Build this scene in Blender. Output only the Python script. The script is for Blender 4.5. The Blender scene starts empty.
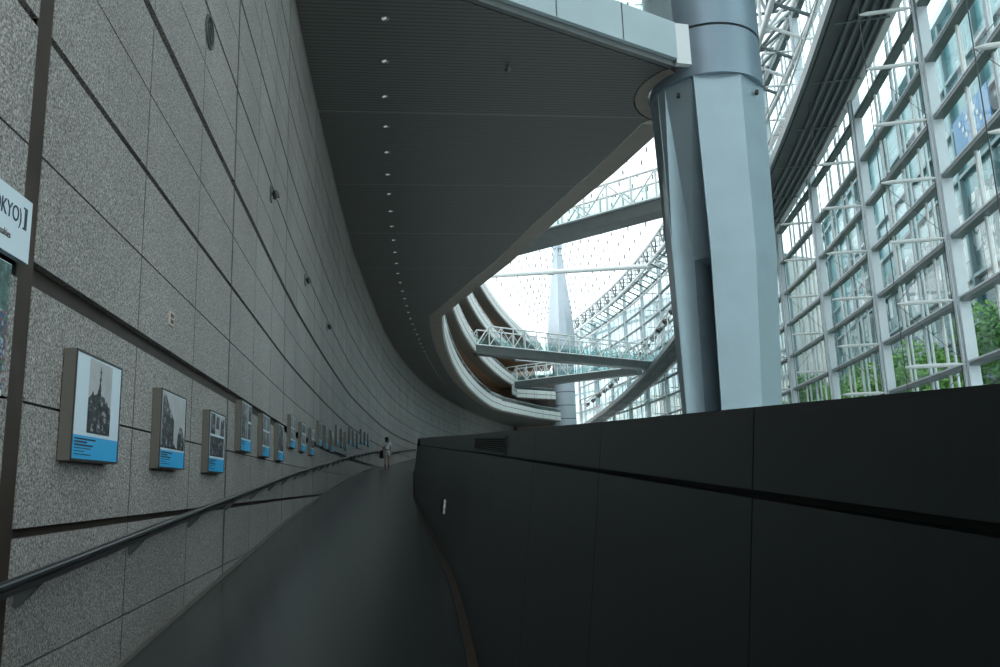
import bpy, bmesh, math, random
from mathutils import Vector, Matrix
random.seed(7)
SC = bpy.context.scene
COL = SC.collection
PI = math.pi

# ------------------------------------------------------------------ materials
def new_mat(name):
    m = bpy.data.materials.new(name); m.use_nodes = True
    nt = m.node_tree
    for n in list(nt.nodes): nt.nodes.remove(n)
    out = nt.nodes.new('ShaderNodeOutputMaterial')
    return m, nt, out

def pbr(name, col, rough=.5, metal=0.0, spec=.5, noise=None, bump=None):
    m, nt, out = new_mat(name)
    b = nt.nodes.new('ShaderNodeBsdfPrincipled')
    b.inputs['Base Color'].default_value = (*col, 1)
    b.inputs['Roughness'].default_value = rough
    b.inputs['Metallic'].default_value = metal
    b.inputs['Specular IOR Level'].default_value = spec
    nt.links.new(b.outputs[0], out.inputs[0])
    if noise:
        sc, amt = noise
        tc = nt.nodes.new('ShaderNodeTexCoord')
        n = nt.nodes.new('ShaderNodeTexNoise'); n.inputs['Scale'].default_value = sc; n.inputs['Detail'].default_value = 4
        r = nt.nodes.new('ShaderNodeValToRGB')
        r.color_ramp.elements[0].position = .3; r.color_ramp.elements[1].position = .7
        r.color_ramp.elements[0].color = (*[c * (1 - amt) for c in col], 1)
        r.color_ramp.elements[1].color = (*[min(1, c * (1 + amt)) for c in col], 1)
        nt.links.new(tc.outputs['Object'], n.inputs['Vector'])
        nt.links.new(n.outputs[0], r.inputs[0]); nt.links.new(r.outputs[0], b.inputs['Base Color'])
    return m

def granite_mat():
    m, nt, out = new_mat('speckled_granite')
    N = nt.nodes.new; L = nt.links.new
    b = N('ShaderNodeBsdfPrincipled'); b.inputs['Roughness'].default_value = .62
    tc = N('ShaderNodeTexCoord')
    n1 = N('ShaderNodeTexNoise'); n1.inputs['Scale'].default_value = 70; n1.inputs['Detail'].default_value = 3; n1.inputs['Roughness'].default_value = .7
    r1 = N('ShaderNodeValToRGB'); e = r1.color_ramp.elements
    e[0].position = .36; e[0].color = (.060, .063, .064, 1)
    e[1].position = .66; e[1].color = (.56, .555, .52, 1)
    k = e.new(.47); k.color = (.215, .213, .203, 1)
    k = e.new(.56); k.color = (.32, .313, .295, 1)
    n2 = N('ShaderNodeTexNoise'); n2.inputs['Scale'].default_value = .45; n2.inputs['Detail'].default_value = 2
    r2 = N('ShaderNodeMapRange'); r2.inputs[1].default_value = .3; r2.inputs[2].default_value = .7; r2.inputs[3].default_value = .86; r2.inputs[4].default_value = 1.12
    mx = N('ShaderNodeVectorMath'); mx.operation = 'SCALE'
    L(tc.outputs['Object'], n1.inputs['Vector']); L(tc.outputs['Object'], n2.inputs['Vector'])
    L(n1.outputs[0], r1.inputs[0]); L(n2.outputs[0], r2.inputs[0])
    L(r1.outputs[0], mx.inputs[0]); L(r2.outputs[0], mx.inputs['Scale'])
    L(mx.outputs[0], b.inputs['Base Color']); L(b.outputs[0], out.inputs[0])
    return m

def striped_mat(name, base, gap, axis, period, width, seam=None, seam_period=2.65, rough=.5, spec=.4, skew=0, shift=0):
    """Fine parallel slats: a dark gap every PERIOD metres along AXIS, a pale seam every SEAM_PERIOD."""
    m, nt, out = new_mat(name)
    N = nt.nodes.new; L = nt.links.new
    b = N('ShaderNodeBsdfPrincipled'); b.inputs['Roughness'].default_value = rough; b.inputs['Specular IOR Level'].default_value = spec
    tc = N('ShaderNodeTexCoord'); sp = N('ShaderNodeSeparateXYZ')
    mpp = N('ShaderNodeVectorMath'); mpp.operation = 'DOT_PRODUCT'
    vec = [0, 0, 0]; vec[axis] = 1
    if skew: vec[0] = skew
    mpp.inputs[1].default_value = vec; L(tc.outputs['Object'], mpp.inputs[0])
    def frac(per, wid):
        sh = N('ShaderNodeMath'); sh.operation = 'SUBTRACT'; sh.inputs[1].default_value = shift
        d = N('ShaderNodeMath'); d.operation = 'DIVIDE'; d.inputs[1].default_value = per
        f = N('ShaderNodeMath'); f.operation = 'FRACT'
        c = N('ShaderNodeMath'); c.operation = 'LESS_THAN'; c.inputs[1].default_value = wid / per
        L(mpp.outputs['Value'], sh.inputs[0]); L(sh.outputs[0], d.inputs[0]); L(d.outputs[0], f.inputs[0]); L(f.outputs[0], c.inputs[0])
        return c
    g = frac(period, width)
    mx = N('ShaderNodeMix'); mx.data_type = 'RGBA'
    mx.inputs['A'].default_value = (*base, 1); mx.inputs['B'].default_value = (*gap, 1)
    L(g.outputs[0], mx.inputs['Factor'])
    last = mx
    if seam:
        s = frac(seam_period, .05)
        m2 = N('ShaderNodeMix'); m2.data_type = 'RGBA'; m2.inputs['B'].default_value = (*seam, 1)
        L(s.outputs[0], m2.inputs['Factor']); L(mx.outputs['Result'], m2.inputs['A']); last = m2
    L(last.outputs['Result'], b.inputs['Base Color']); L(b.outputs[0], out.inputs[0])
    return m

def glass_mat(name, tint, gloss=.10, rough=.02, haze=None):
    m, nt, out = new_mat(name)
    N = nt.nodes.new; L = nt.links.new
    t = N('ShaderNodeBsdfTransparent'); t.inputs[0].default_value = (*tint, 1)
    g = N('ShaderNodeBsdfGlossy'); g.inputs['Roughness'].default_value = rough
    lw = N('ShaderNodeLayerWeight'); lw.inputs['Blend'].default_value = .5
    pw = N('ShaderNodeMath'); pw.operation = 'POWER'; pw.inputs[1].default_value = 5; L(lw.outputs['Facing'], pw.inputs[0])
    ma = N('ShaderNodeMath'); ma.operation = 'MULTIPLY_ADD'; ma.inputs[1].default_value = .55; ma.inputs[2].default_value = gloss; L(pw.outputs[0], ma.inputs[0])
    mx = N('ShaderNodeMixShader')
    L(ma.outputs[0], mx.inputs[0]); L(t.outputs[0], mx.inputs[1]); L(g.outputs[0], mx.inputs[2])
    last = mx
    if haze:
        amt, col = haze
        d = N('ShaderNodeBsdfDiffuse'); d.inputs[0].default_value = (*col, 1)
        m2 = N('ShaderNodeMixShader'); m2.inputs[0].default_value = amt
        L(mx.outputs[0], m2.inputs[1]); L(d.outputs[0], m2.inputs[2]); last = m2
    L(last.outputs[0], out.inputs[0])
    return m

def noise_cols(name, scale, stops, rough=.4, stretch=(1, 1, 1), detail=5, kind='noise', spec=.4):
    m, nt, out = new_mat(name)
    N = nt.nodes.new; L = nt.links.new
    b = N('ShaderNodeBsdfPrincipled'); b.inputs['Roughness'].default_value = rough; b.inputs['Specular IOR Level'].default_value = spec
    tc = N('ShaderNodeTexCoord'); mp = N('ShaderNodeMapping'); mp.inputs['Scale'].default_value = stretch
    L(tc.outputs['Object'], mp.inputs[0])
    r = N('ShaderNodeValToRGB'); e = r.color_ramp.elements
    e[0].position, e[0].color = stops[0][0], (*stops[0][1], 1)
    e[1].position, e[1].color = stops[-1][0], (*stops[-1][1], 1)
    for p, c in stops[1:-1]:
        k = e.new(p); k.color = (*c, 1)
    if kind == 'noise':
        n = N('ShaderNodeTexNoise'); n.inputs['Scale'].default_value = scale; n.inputs['Detail'].default_value = detail; n.inputs['Roughness'].default_value = .75
        L(mp.outputs[0], n.inputs['Vector']); L(n.outputs[0], r.inputs[0])
    else:
        n = N('ShaderNodeTexVoronoi'); n.inputs['Scale'].default_value = scale
        L(mp.outputs[0], n.inputs['Vector']); L(n.outputs['Color'], r.inputs[0])
        r.color_ramp.interpolation = 'CONSTANT'
    L(r.outputs[0], b.inputs['Base Color']); L(b.outputs[0], out.inputs[0])
    return m

M = {}
M['granite'] = granite_mat()
M['groove'] = pbr('dark_bronze_groove', (.032, .022, .016), .55, noise=(3, .35))
M['ramp'] = noise_cols('dark_rubber_floor', 9, [(.3, (.013, .018, .018)), (.7, (.024, .030, .030))], .22, (1, 6, 1), spec=.6)
M['skirt'] = pbr('grey_skirting', (.12, .115, .10), .5, noise=(6, .15))
M['skirt_brown'] = pbr('bronze_skirting', (.05, .038, .028), .5, noise=(6, .2))
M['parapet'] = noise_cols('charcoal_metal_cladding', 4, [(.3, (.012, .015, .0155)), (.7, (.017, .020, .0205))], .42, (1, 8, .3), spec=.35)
M['parapet_gap'] = pbr('black_gap', (.008, .008, .008), .8)
M['soffit'] = striped_mat('slatted_metal_soffit', (.098, .105, .101), (.040, .044, .042), 1, .145, .035, (.19, .20, .19), 5.45, skew=-.12, shift=4.43 - 30)
M['lip'] = pbr('bronze_edge_trim', (.19, .170, .145), .5, noise=(2, .1))
M['fascia'] = pbr('pale_blue_grey_panel', (.40, .50, .54), .42, noise=(.8, .05))
M['fascia_light'] = pbr('brushed_light_panel', (.66, .69, .70), .38, .2)
M['fascia_far'] = striped_mat('pale_gallery_cladding', (.80, .84, .82), (.25, .28, .28), 1, 2.65, .05, rough=.45)
M['seam'] = pbr('panel_seam', (.05, .06, .06), .7)
M['wood'] = noise_cols('brown_timber_lining', 2.0, [(.3, (.36, .19, .11)), (.7, (.48, .27, .17))], .45, (1, 1, .2))
M['column'] = pbr('blue_grey_column_paint', (.36, .47, .53), .32, .3, noise=(1.5, .04))
M['drum'] = pbr('dark_blue_grey_drum_paint', (.21, .28, .34), .36, .45, noise=(1.2, .05))
M['column_far'] = pbr('blue_column_paint', (.50, .58, .64), .4, noise=(1, .04))
M['white_steel'] = pbr('white_painted_steel', (.80, .84, .84), .35)
M['pale_steel'] = pbr('pale_grey_steel', (.66, .74, .78), .35, .1)
M['grey_steel'] = pbr('grey_green_steel', (.15, .19, .195), .4, .1, noise=(2, .1))
M['dark_steel'] = pbr('dark_grey_steel', (.085, .098, .10), .45, noise=(2, .1))
M['girder'] = pbr('grey_bridge_girder', (.17, .19, .19), .45, noise=(1, .08))
M['black'] = pbr('black_metal', (.02, .021, .022), .45)
M['rail'] = pbr('dark_satin_rail', (.10, .115, .12), .28, .8)
M['glass'] = glass_mat('teal_tinted_glass', (.81, .93, .94), .05)
M['roof_glass'] = glass_mat('roof_glass', (.76, .80, .81), .02)
M['bal_glass'] = glass_mat('green_balustrade_glass', (.68, .84, .83), .05, haze=(.08, (.42, .58, .57)))
M['frame'] = pbr('olive_grey_frame', (.115, .112, .095), .5)
M['frame_edge'] = pbr('dark_frame_edge', (.03, .032, .033), .4)
M['print_white'] = pbr('pale_print_paper', (.60, .74, .82), .35)
M['print_blue'] = pbr('cyan_caption_band', (.035, .40, .76), .35)
M['ink'] = pbr('dark_ink', (.03, .05, .07), .5)
M['photo_sky'] = noise_cols('photo_pale_grey', 3, [(.3, (.34, .37, .39)), (.7, (.50, .52, .53))], .35)
M['photo_dark'] = noise_cols('photo_dark_grey', 17, [(.45, (.006, .008, .011)), (.54, (.03, .035, .045)), (.62, (.40, .42, .45))], .35)
M['photo_mid'] = noise_cols('photo_mid_grey', 11, [(.35, (.03, .035, .04)), (.5, (.13, .14, .15)), (.66, (.40, .42, .43))], .35)
M['photo_warm'] = noise_cols('photo_warm_print', 12, [(.35, (.10, .08, .05)), (.5, (.30, .26, .18)), (.66, (.12, .25, .40))], .35)
M['poster_crowd'] = noise_cols('street_photo_print', 60, [(0, (.02, .05, .06)), (.3, (.05, .16, .12)), (.45, (.03, .06, .20)), (.55, (.30, .34, .40)), (.7, (.22, .05, .04)), (.85, (.10, .16, .05))], .3, kind='vor')
M['poster_green'] = noise_cols('dark_foliage_print', 22, [(.35, (.01, .03, .03)), (.5, (.03, .10, .09)), (.68, (.16, .30, .26))], .3)
M['poster_teal'] = pbr('teal_poster_print', (.02, .26, .36), .3)
M['poster_brown'] = pbr('rust_poster_print', (.16, .05, .025), .3)
M['chrome'] = pbr('bright_reflector', (.75, .78, .78), .15, .9)
M['brass'] = pbr('pale_outlet_plate', (.48, .42, .34), .4)
M['leaf_a'] = noise_cols('fresh_green_leaves', 1.2, [(.3, (.10, .30, .05)), (.7, (.34, .62, .14))], .6)
M['leaf_b'] = noise_cols('deep_green_leaves', 1.2, [(.3, (.05, .20, .05)), (.7, (.20, .44, .12))], .6)
M['bark'] = pbr('bark', (.07, .05, .035), .8, noise=(5, .3))
M['plaza'] = pbr('plaza_paving', (.20, .20, .19), .7, noise=(.5, .15))
M['hallfloor'] = pbr('polished_hall_floor', (.66, .66, .64), .3, noise=(.3, .1))
M['beige'] = pbr('beige_core_wall', (.42, .40, .35), .5, noise=(.4, .06))
M['bld_band'] = pbr('teal_grey_building_band', (.16, .25, .27), .4, noise=(.2, .1))
M['bld_white'] = pbr('pale_building_cladding', (.62, .64, .62), .5, noise=(.1, .08))
M['bld_dark'] = pbr('dark_green_recess', (.035, .07, .075), .4, noise=(.2, .3))
M['bld_glass'] = pbr('teal_building_glass', (.10, .30, .33), .08, .6, noise=(.25, .5))
M['banner_blue'] = pbr('blue_banner', (.0, .16, .36), .4)
M['orange'] = pbr('orange_band', (.65, .16, .03), .5)
M['skin'] = pbr('skin', (.48, .28, .20), .5)
M['hair'] = pbr('black_hair', (.012, .010, .010), .5)
M['shirt'] = pbr('white_cotton', (.62, .66, .68), .8)
M['shorts'] = pbr('pale_shorts', (.52, .55, .56), .8)
M['bag'] = pbr('black_bag', (.010, .011, .014), .6)
M['sign'] = pbr('pale_sign_board', (.60, .73, .80), .4)
m_, nt_, out_ = new_mat('dim_lamp')
em_ = nt_.nodes.new('ShaderNodeEmission'); em_.inputs[0].default_value = (1, .97, .9, 1); em_.inputs[1].default_value = .45
nt_.links.new(em_.outputs[0], out_.inputs[0]); M['lamp'] = m_

# ------------------------------------------------------------------ mesh helpers
class MB:
    def __init__(s): s.v = []; s.f = []; s.smooth = []
    def add(s, vs, fs, smooth=False):
        o = len(s.v); s.v += [tuple(p) for p in vs]
        s.f += [tuple(i + o for i in f) for f in fs]; s.smooth += [smooth] * len(fs)
        return s
    def quad(s, a, b, c, d): return s.add([a, b, c, d], [(0, 1, 2, 3)])
    def box(s, x0, x1, y0, y1, z0, z1):
        return s.add([(x0, y0, z0), (x1, y0, z0), (x1, y1, z0), (x0, y1, z0), (x0, y0, z1), (x1, y0, z1), (x1, y1, z1), (x0, y1, z1)],
                     [(0, 3, 2, 1), (4, 5, 6, 7), (0, 1, 5, 4), (1, 2, 6, 5), (2, 3, 7, 6), (3, 0, 4, 7)])
    def beam(s, a, b, w, h, up=(0, 0, 1)):
        a, b = Vector(a), Vector(b); d = (b - a)
        if d.length < 1e-6: return s
        d.normalize(); u = Vector(up)
        if abs(d.dot(u)) > .99: u = Vector((1, 0, 0))
        x = d.cross(u).normalized(); z = x.cross(d)
        vs = []
        for p in (a, b):
            for i, j in ((-1, -1), (1, -1), (1, 1), (-1, 1)): vs.append(p + x * i * w / 2 + z * j * h / 2)
        return s.add(vs, [(3, 2, 1, 0), (4, 5, 6, 7), (0, 1, 5, 4), (1, 2, 6, 5), (2, 3, 7, 6), (3, 0, 4, 7)])
    def tube(s, pts, r, n=6, caps=True):
        pts = [Vector(p) for p in pts]; k = len(pts)
        rs = r if isinstance(r, (list, tuple)) else [r] * k
        vs = []; fs = []
        ref = Vector((0, 0, 1))
        if abs((pts[-1] - pts[0]).normalized().dot(ref)) > .95: ref = Vector((1, 0, 0))
        for i, p in enumerate(pts):
            d = (pts[min(i + 1, k - 1)] - pts[max(i - 1, 0)]).normalized()
            x = d.cross(ref).normalized(); y = x.cross(d)
            for j in range(n):
                a = 2 * PI * j / n
                vs.append(p + (x * math.cos(a) + y * math.sin(a)) * rs[i])
        for i in range(k - 1):
            for j in range(n):
                fs.append((i * n + j, i * n + (j + 1) % n, (i + 1) * n + (j + 1) % n, (i + 1) * n + j))
        s.add(vs, fs, True)
        if caps:
            s.add(vs[:n], [tuple(range(n))[::-1]]); s.add(vs[-n:], [tuple(range(n))])
        return s
    def rings(s, loops, close=True, smooth=False, capb=True, capt=True):
        n = len(loops[0]); vs = [p for l in loops for p in l]; fs = []
        for i in range(len(loops) - 1):
            for j in range(n if close else n - 1):
                fs.append((i * n + j, i * n + (j + 1) % n, (i + 1) * n + (j + 1) % n, (i + 1) * n + j))
        s.add(vs, fs, smooth)
        if capb: s.add(loops[0], [tuple(range(n))[::-1]])
        if capt: s.add(loops[-1], [tuple(range(n))])
        return s
    def strip(s, A, B):
        """a ribbon between the polylines A and B"""
        n = len(A)
        return s.add(list(A) + list(B), [(i, i + 1, n + i + 1, n + i) for i in range(n - 1)])
    def solid(s, profile_loops, smooth=False):
        """sweep: a list of closed profile loops"""
        return s.rings(profile_loops, True, smooth, True, True)
    def build(s, name, mat, parent=None, kind=None):
        me = bpy.data.meshes.new(name)
        off = Vector((0, 0, 0))
        if parent is not None: off = wloc(parent)
        me.from_pydata([tuple(Vector(p) - off) for p in s.v], [], s.f)
        me.polygons.foreach_set('use_smooth', s.smooth)
        me.update()
        for m in (mat if isinstance(mat, (list, tuple)) else [mat]): me.materials.append(M[m])
        o = bpy.data.objects.new(name, me); COL.objects.link(o)
        if parent is not None: o.parent = parent
        if kind: o['kind'] = kind
        return o

def wloc(o):
    v = Vector(o.location)
    while o.parent is not None:
        o = o.parent; v = v + Vector(o.location)
    return v

def tag(o, label, cat, group=None):
    o['label'] = label; o['category'] = cat
    if group: o['group'] = group
    return o
def thing(name, label, cat, loc=(0, 0, 0), group=None):
    o = bpy.data.objects.new(name, None); COL.objects.link(o); o.location = loc
    o.empty_display_size = .2
    return tag(o, label, cat, group)
def dup(root, loc, rotz, label, group=None):
    def cp(o, parent):
        c = o.copy(); COL.objects.link(c)
        if parent is not None: c.parent = parent
        for k in list(o.children): cp(k, c)
        return c
    r = cp(root, None); r.location = loc; r.rotation_euler = (0, 0, rotz); r['label'] = label
    if group: r['group'] = group
    return r
def struct(o, k='structure'): o['kind'] = k; return o

def interp(pts, y):
    if y <= pts[0][1]: a, b = pts[0], pts[1]
    elif y >= pts[-1][1]: a, b = pts[-2], pts[-1]
    else:
        for a, b in zip(pts, pts[1:]):
            if a[1] <= y <= b[1]: break
    t = (y - a[1]) / (b[1] - a[1]); return a[0] + t * (b[0] - a[0])
def smoothed(pts, lo, hi, step=1.0, it=10):
    n = int((hi - lo) / step) + 1
    ys = [lo + i * step for i in range(n)]; xs = [interp(pts, y) for y in ys]
    for _ in range(it): xs = [xs[0]] + [(xs[i - 1] + 2 * xs[i] + xs[i + 1]) / 4 for i in range(1, n - 1)] + [xs[-1]]
    return list(zip(xs, ys))
def frange(a, b, s):
    n = max(1, int(round((b - a) / s))); return [a + (b - a) * i / n for i in range(n + 1)]

# ------------------------------------------------------------------ plan of the lens-shaped hall
def AX(y): return 8.7 + .045 * (y - 82)
def HW(y): return 16.6 * max(0.0, 1 - ((y - 82) / 104) ** 2)
Wp = [(-.6, -14), (-1.45, -6), (-1.86, 0), (-2.355, 3.87), (-2.585, 5.1), (-2.98, 7.6), (-3.43, 10.5), (-4.2, 15.4), (-5.1, 22.3), (-6.38, 33), (-7.40, 46)]
for y_ in range(54, 176, 6): Wp.append((AX(y_) - HW(y_), y_))
WSa, WSb = smoothed(Wp, -14, 172, 1.0, 2), smoothed(Wp, -14, 172, 1.0, 30)
WS = []
for (xa, y_), (xb, _) in zip(WSa, WSb):
    k_ = min(1, max(0, (y_ - 26) / 12)); WS.append((xa * (1 - k_) + xb * k_, y_))
def WX(y): return interp(WS, y)
def WT(y):
    d = (WX(y + .6) - WX(y - .6)) / 1.2
    t = Vector((d, 1, 0)).normalized(); return t, Vector((t.y, -t.x, 0))
def RX(y): return AX(y) + HW(y)
def RT(y):
    d = (RX(y + .5) - RX(y - .5)); t = Vector((d, 1, 0)).normalized(); return t, Vector((-t.y, t.x, 0))  # inward normal
def wall_at(y, off=0.0, z=0.0):
    t, n = WT(y); return Vector((WX(y), y, z)) + n * off
def rwall_at(y, off=0.0, z=0.0):
    t, n = RT(y); return Vector((RX(y), y, z)) + n * off
SL = .0575
def FZ(y): return -1.47 + SL * (y if y < 45 else 45 if y < 50 else y - 5)

# ------------------------------------------------------------------ granite wall
bk = MB()
ys = frange(-14, 168, 1.5)
bk.strip([wall_at(y, -.05, -8) for y in ys], [wall_at(y, -.05, 10.6) for y in ys])
bk.strip([wall_at(y, -.4, -8) for y in ys], [wall_at(y, -.4, 10.6) for y in ys])
wall = struct(bk.build('wall_left', 'groove'))
sl = MB()
joints = []
for k in range(-4, 30):
    base = 3.90 + 5.30 * k
    for j in range(3): joints.append((base + 1.766 * j, j == 0, k == 0 and j == 0))
joints = [(3.72 if j[2] else j[0], j[1], j[2]) for j in joints if -13.5 < j[0] < 150]
rows = []
def gap_h(i2):          # i2 counts half courses; even = groove, odd = thin joint
    if i2 % 2: return .014
    k = i2 // 2
    return {1: .13, 3: .10}.get(k, .065 if k % 2 else .05)
for i2 in range(-11, 17):
    z0 = -.173 + .645 * i2; z1 = z0 + .645
    lo = z0 + gap_h(i2) * .6 + (.025 if i2 >= 4 else 0); hi = z1 - gap_h(i2 + 1) * .4 + (.025 if i2 >= 3 else 0)
    if i2 == 16: hi = 10.45
    rows.append((lo, hi))
for (ya, maj, first), (yb, _, _) in zip(joints, joints[1:]):
    ga = .02 if first else (.055 if maj else .012)
    y0 = ya + (.165 if first else ga / 2); y1 = yb - .006
    if joints and abs(yb - 3.72) < .01: y1 = yb - .005
    elif (round((yb - 3.90) / 1.766) % 3) == 0: y1 = yb - .028
    for lo, hi in rows:
        if hi < FZ(ya) - .7: continue
        a, b, c, d = wall_at(y0, 0, lo), wall_at(y1, 0, lo), wall_at(y1, 0, hi), wall_at(y0, 0, hi)
        _, n = WT((y0 + y1) / 2); q = n * .05
        sl.add([a, b, c, d, a - q, b - q, c - q, d - q], [(0, 1, 2, 3), (0, 4, 5, 1), (1, 5, 6, 2), (2, 6, 7, 3), (3, 7, 4, 0)])
sl.build('stone_panel', 'granite', wall)
js = MB()
for (yj, maj, first) in joints:
    if first:
        js.quad(wall_at(yj - .01, -.006, -7), wall_at(yj + .17, -.006, -7), wall_at(yj + .17, -.006, 10.4), wall_at(yj - .01, -.006, 10.4)); continue
    w_ = .030 if maj else .007
    for lo, hi in rows:
        if hi > FZ(yj) - .3: js.quad(wall_at(yj - w_, .0015, lo), wall_at(yj + w_, .0015, lo), wall_at(yj + w_, .0015, hi), wall_at(yj - w_, .0015, hi))
js.build('joint_strip', 'groove', wall)
# timber-lined wall of the galleries above the first soffit
tw = MB(); ys = frange(-8, 168, 2)
tw.strip([wall_at(y, -.02, 10.6) for y in ys], [wall_at(y, -.02, 27.0) for y in ys])
tw.strip([wall_at(y, -.4, 10.6) for y in ys], [wall_at(y, -.4, 27.0) for y in ys])
struct(tw.build('wall_left_timber', 'wood'))

# ------------------------------------------------------------------ ramp floor, skirtings, charcoal parapet
Bp = [(.62, -3), (.31, 0), (-.24, 5.5), (-.5, 8.1), (-1.12, 12.2), (-2.35, 20.8), (-4.0, 35.2), (-4.7, 46), (-5.0, 60), (-4.8, 75), (-4.0, 90), (-2.6, 104), (-.8, 116)]
BS = smoothed(Bp, -3, 116, .5, 8)
def BX(y): return interp(BS, y)
ys = frange(-3, 110, .5)
fl = MB(); fl.strip([wall_at(y, -.02, FZ(y)) for y in ys], [(BX(y) + .05, y, FZ(y)) for y in ys])
fl.strip([wall_at(y, -.02, FZ(y) - .3) for y in ys], [(BX(y) + .05, y, FZ(y) - .3) for y in ys])
struct(fl.build('floor', 'ramp'))
def ribbon_solid(fn_in, fn_out, zlo, zhi, ys):
    mb = MB(); loops = []
    for y in ys:
        a, b = fn_in(y), fn_out(y)
        loops.append([(a[0], a[1], zlo(y)), (b[0], b[1], zlo(y)), (b[0], b[1], zhi(y)), (a[0], a[1], zhi(y))])
    mb.rings(loops); return mb
struct(ribbon_solid(lambda y: wall_at(y, .025), lambda y: wall_at(y, .0), lambda y: FZ(y) - .02, lambda y: FZ(y) + .035, ys).build('baseboard_left', 'skirt'))
struct(ribbon_solid(lambda y: (BX(y) - .05, y), lambda y: (BX(y) + .03, y), lambda y: FZ(y) - .02, lambda y: FZ(y) + .05, ys).build('baseboard_right', 'skirt_brown'))
LEAN = .115
def GR(y): return .11 + .007 * max(0, min(y, 9))
def PT(y): return FZ(y) + 1.5
def par(y, h, off=0.0): return (BX(y) + LEAN * h + off, y, FZ(y) + h)
pj = [-1.8, -.6, .35, 1.15, 2.14, 3.4, 5.3, 7.7] + [7.7 + 2.6 * i for i in range(1, 40)]
par_root = MB()
loops = [[par(y, 0, .02), (BX(y) + .5, y, FZ(y)), (BX(y) + .5, y, PT(y) - .01), par(y, 1.49, .02)] for y in ys]
par_root.rings(loops)
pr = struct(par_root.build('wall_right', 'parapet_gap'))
lowp, capp = MB(), MB()
for a, b in zip(pj, pj[1:]):
    if b > 108: break
    yy = frange(a + .002, b - .002, .6)
    lp = [[par(y, -.05, 0), par(y, -.05, .03), par(y, 1.488 - GR(y), .03), par(y, 1.488 - GR(y), 0)] for y in yy]
    lowp.rings(lp)
    lp = [[par(y, 1.5 - GR(y), 0), par(y, 1.5 - GR(y), .03), (BX(y) + .53, y, PT(y) - .02), (BX(y) + .53, y, PT(y)), par(y, 1.5, 0)] for y in yy]
    capp.rings(lp)
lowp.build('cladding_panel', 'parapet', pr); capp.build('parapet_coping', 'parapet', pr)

# louvred vent and small fittings on the parapet
v = thing('vent_grille', 'dark louvred air grille set in the top band of the charcoal parapet', 'vent', par(5.8, 1.42, -.01))
mb = MB(); a, b = 4.55, 7.2
def vp(y, h, off): return par(y, h, off)
for (h0, h1) in ((1.365, 1.375), (1.465, 1.475)):
    mb.beam(vp(a, h0, -.004), vp(b, h0, -.004), .012, .010)
for y in (a, b): mb.beam(vp(y, 1.365, -.004), vp(y, 1.47, -.004), .02, .012)
mb.build('frame', 'parapet', v)
mb = MB(); mb.quad(vp(a, 1.365, -.002), vp(b, 1.365, -.002), vp(b, 1.47, -.002), vp(a, 1.47, -.002)); mb.build('recess', 'parapet_gap', v)
mb = MB()
for i in range(7):
    h = 1.375 + .0135 * i; mb.beam(vp(a, h, -.008), vp(b, h, -.008), .012, .003, (0.5, 0, 1))
mb.build('louvre', 'parapet', v)
v = thing('marker_plate', 'narrow upright steel strip on the charcoal parapet above the ramp edge', 'wall plate', par(10.6, .9, -.02))
mb = MB(); mb.beam(par(10.4, .50, -.014), par(10.4, .68, -.014), .018, .025); mb.build('plate', 'chrome', v)
mb = MB(); mb.beam(par(10.6, .49, -.012), par(10.6, .69, -.012), .06, .015, (0, 1, 0)); mb.build('backing', 'black', v)
v = thing('slot_fitting', 'small black slot near the far end of the charcoal parapet', 'wall plate', par(22, 1.4, -.01))
mb = MB(); mb.beam(par(22.4, 1.28, -.006), par(22.4, 1.46, -.006), .9, .02, (1, 0, 0)); mb.build('plate', 'black', v)

# ------------------------------------------------------------------ handrail
hr = thing('handrail', 'long dark metal handrail running up the ramp along the granite wall', 'handrail', wall_at(2, .1, FZ(2) + .88))
yh = frange(-2, 96, .9)
MB().tube([wall_at(y, .12, FZ(y) + .89) for y in yh], .023, 8).build('rail', 'rail', hr)
mb = MB(); mb.rings([[wall_at(y, .09, FZ(y) + .845), wall_at(y, .15, FZ(y) + .845), wall_at(y, .15, FZ(y) + .865), wall_at(y, .09, FZ(y) + .865)] for y in yh])
mb.build('underside_strip', 'black', hr)
for i in range(54):
    y = 2.2 + 1.76 * i
    if y > 95: break
    mb = MB(); z = FZ(y) + .85; t, n = WT(y); c = wall_at(y, 0, 0)
    prof = [(0, z - .12), (.02, z - .12), (.12, z - .015), (.12, z), (0, z)]
    L0 = [c + n * u + t * .012 + Vector((0, 0, w)) for u, w in prof]; L1 = [c + n * u - t * .012 + Vector((0, 0, w)) for u, w in prof]
    mb.rings([L1, L0]); mb.build('bracket', 'dark_steel', hr)

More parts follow.
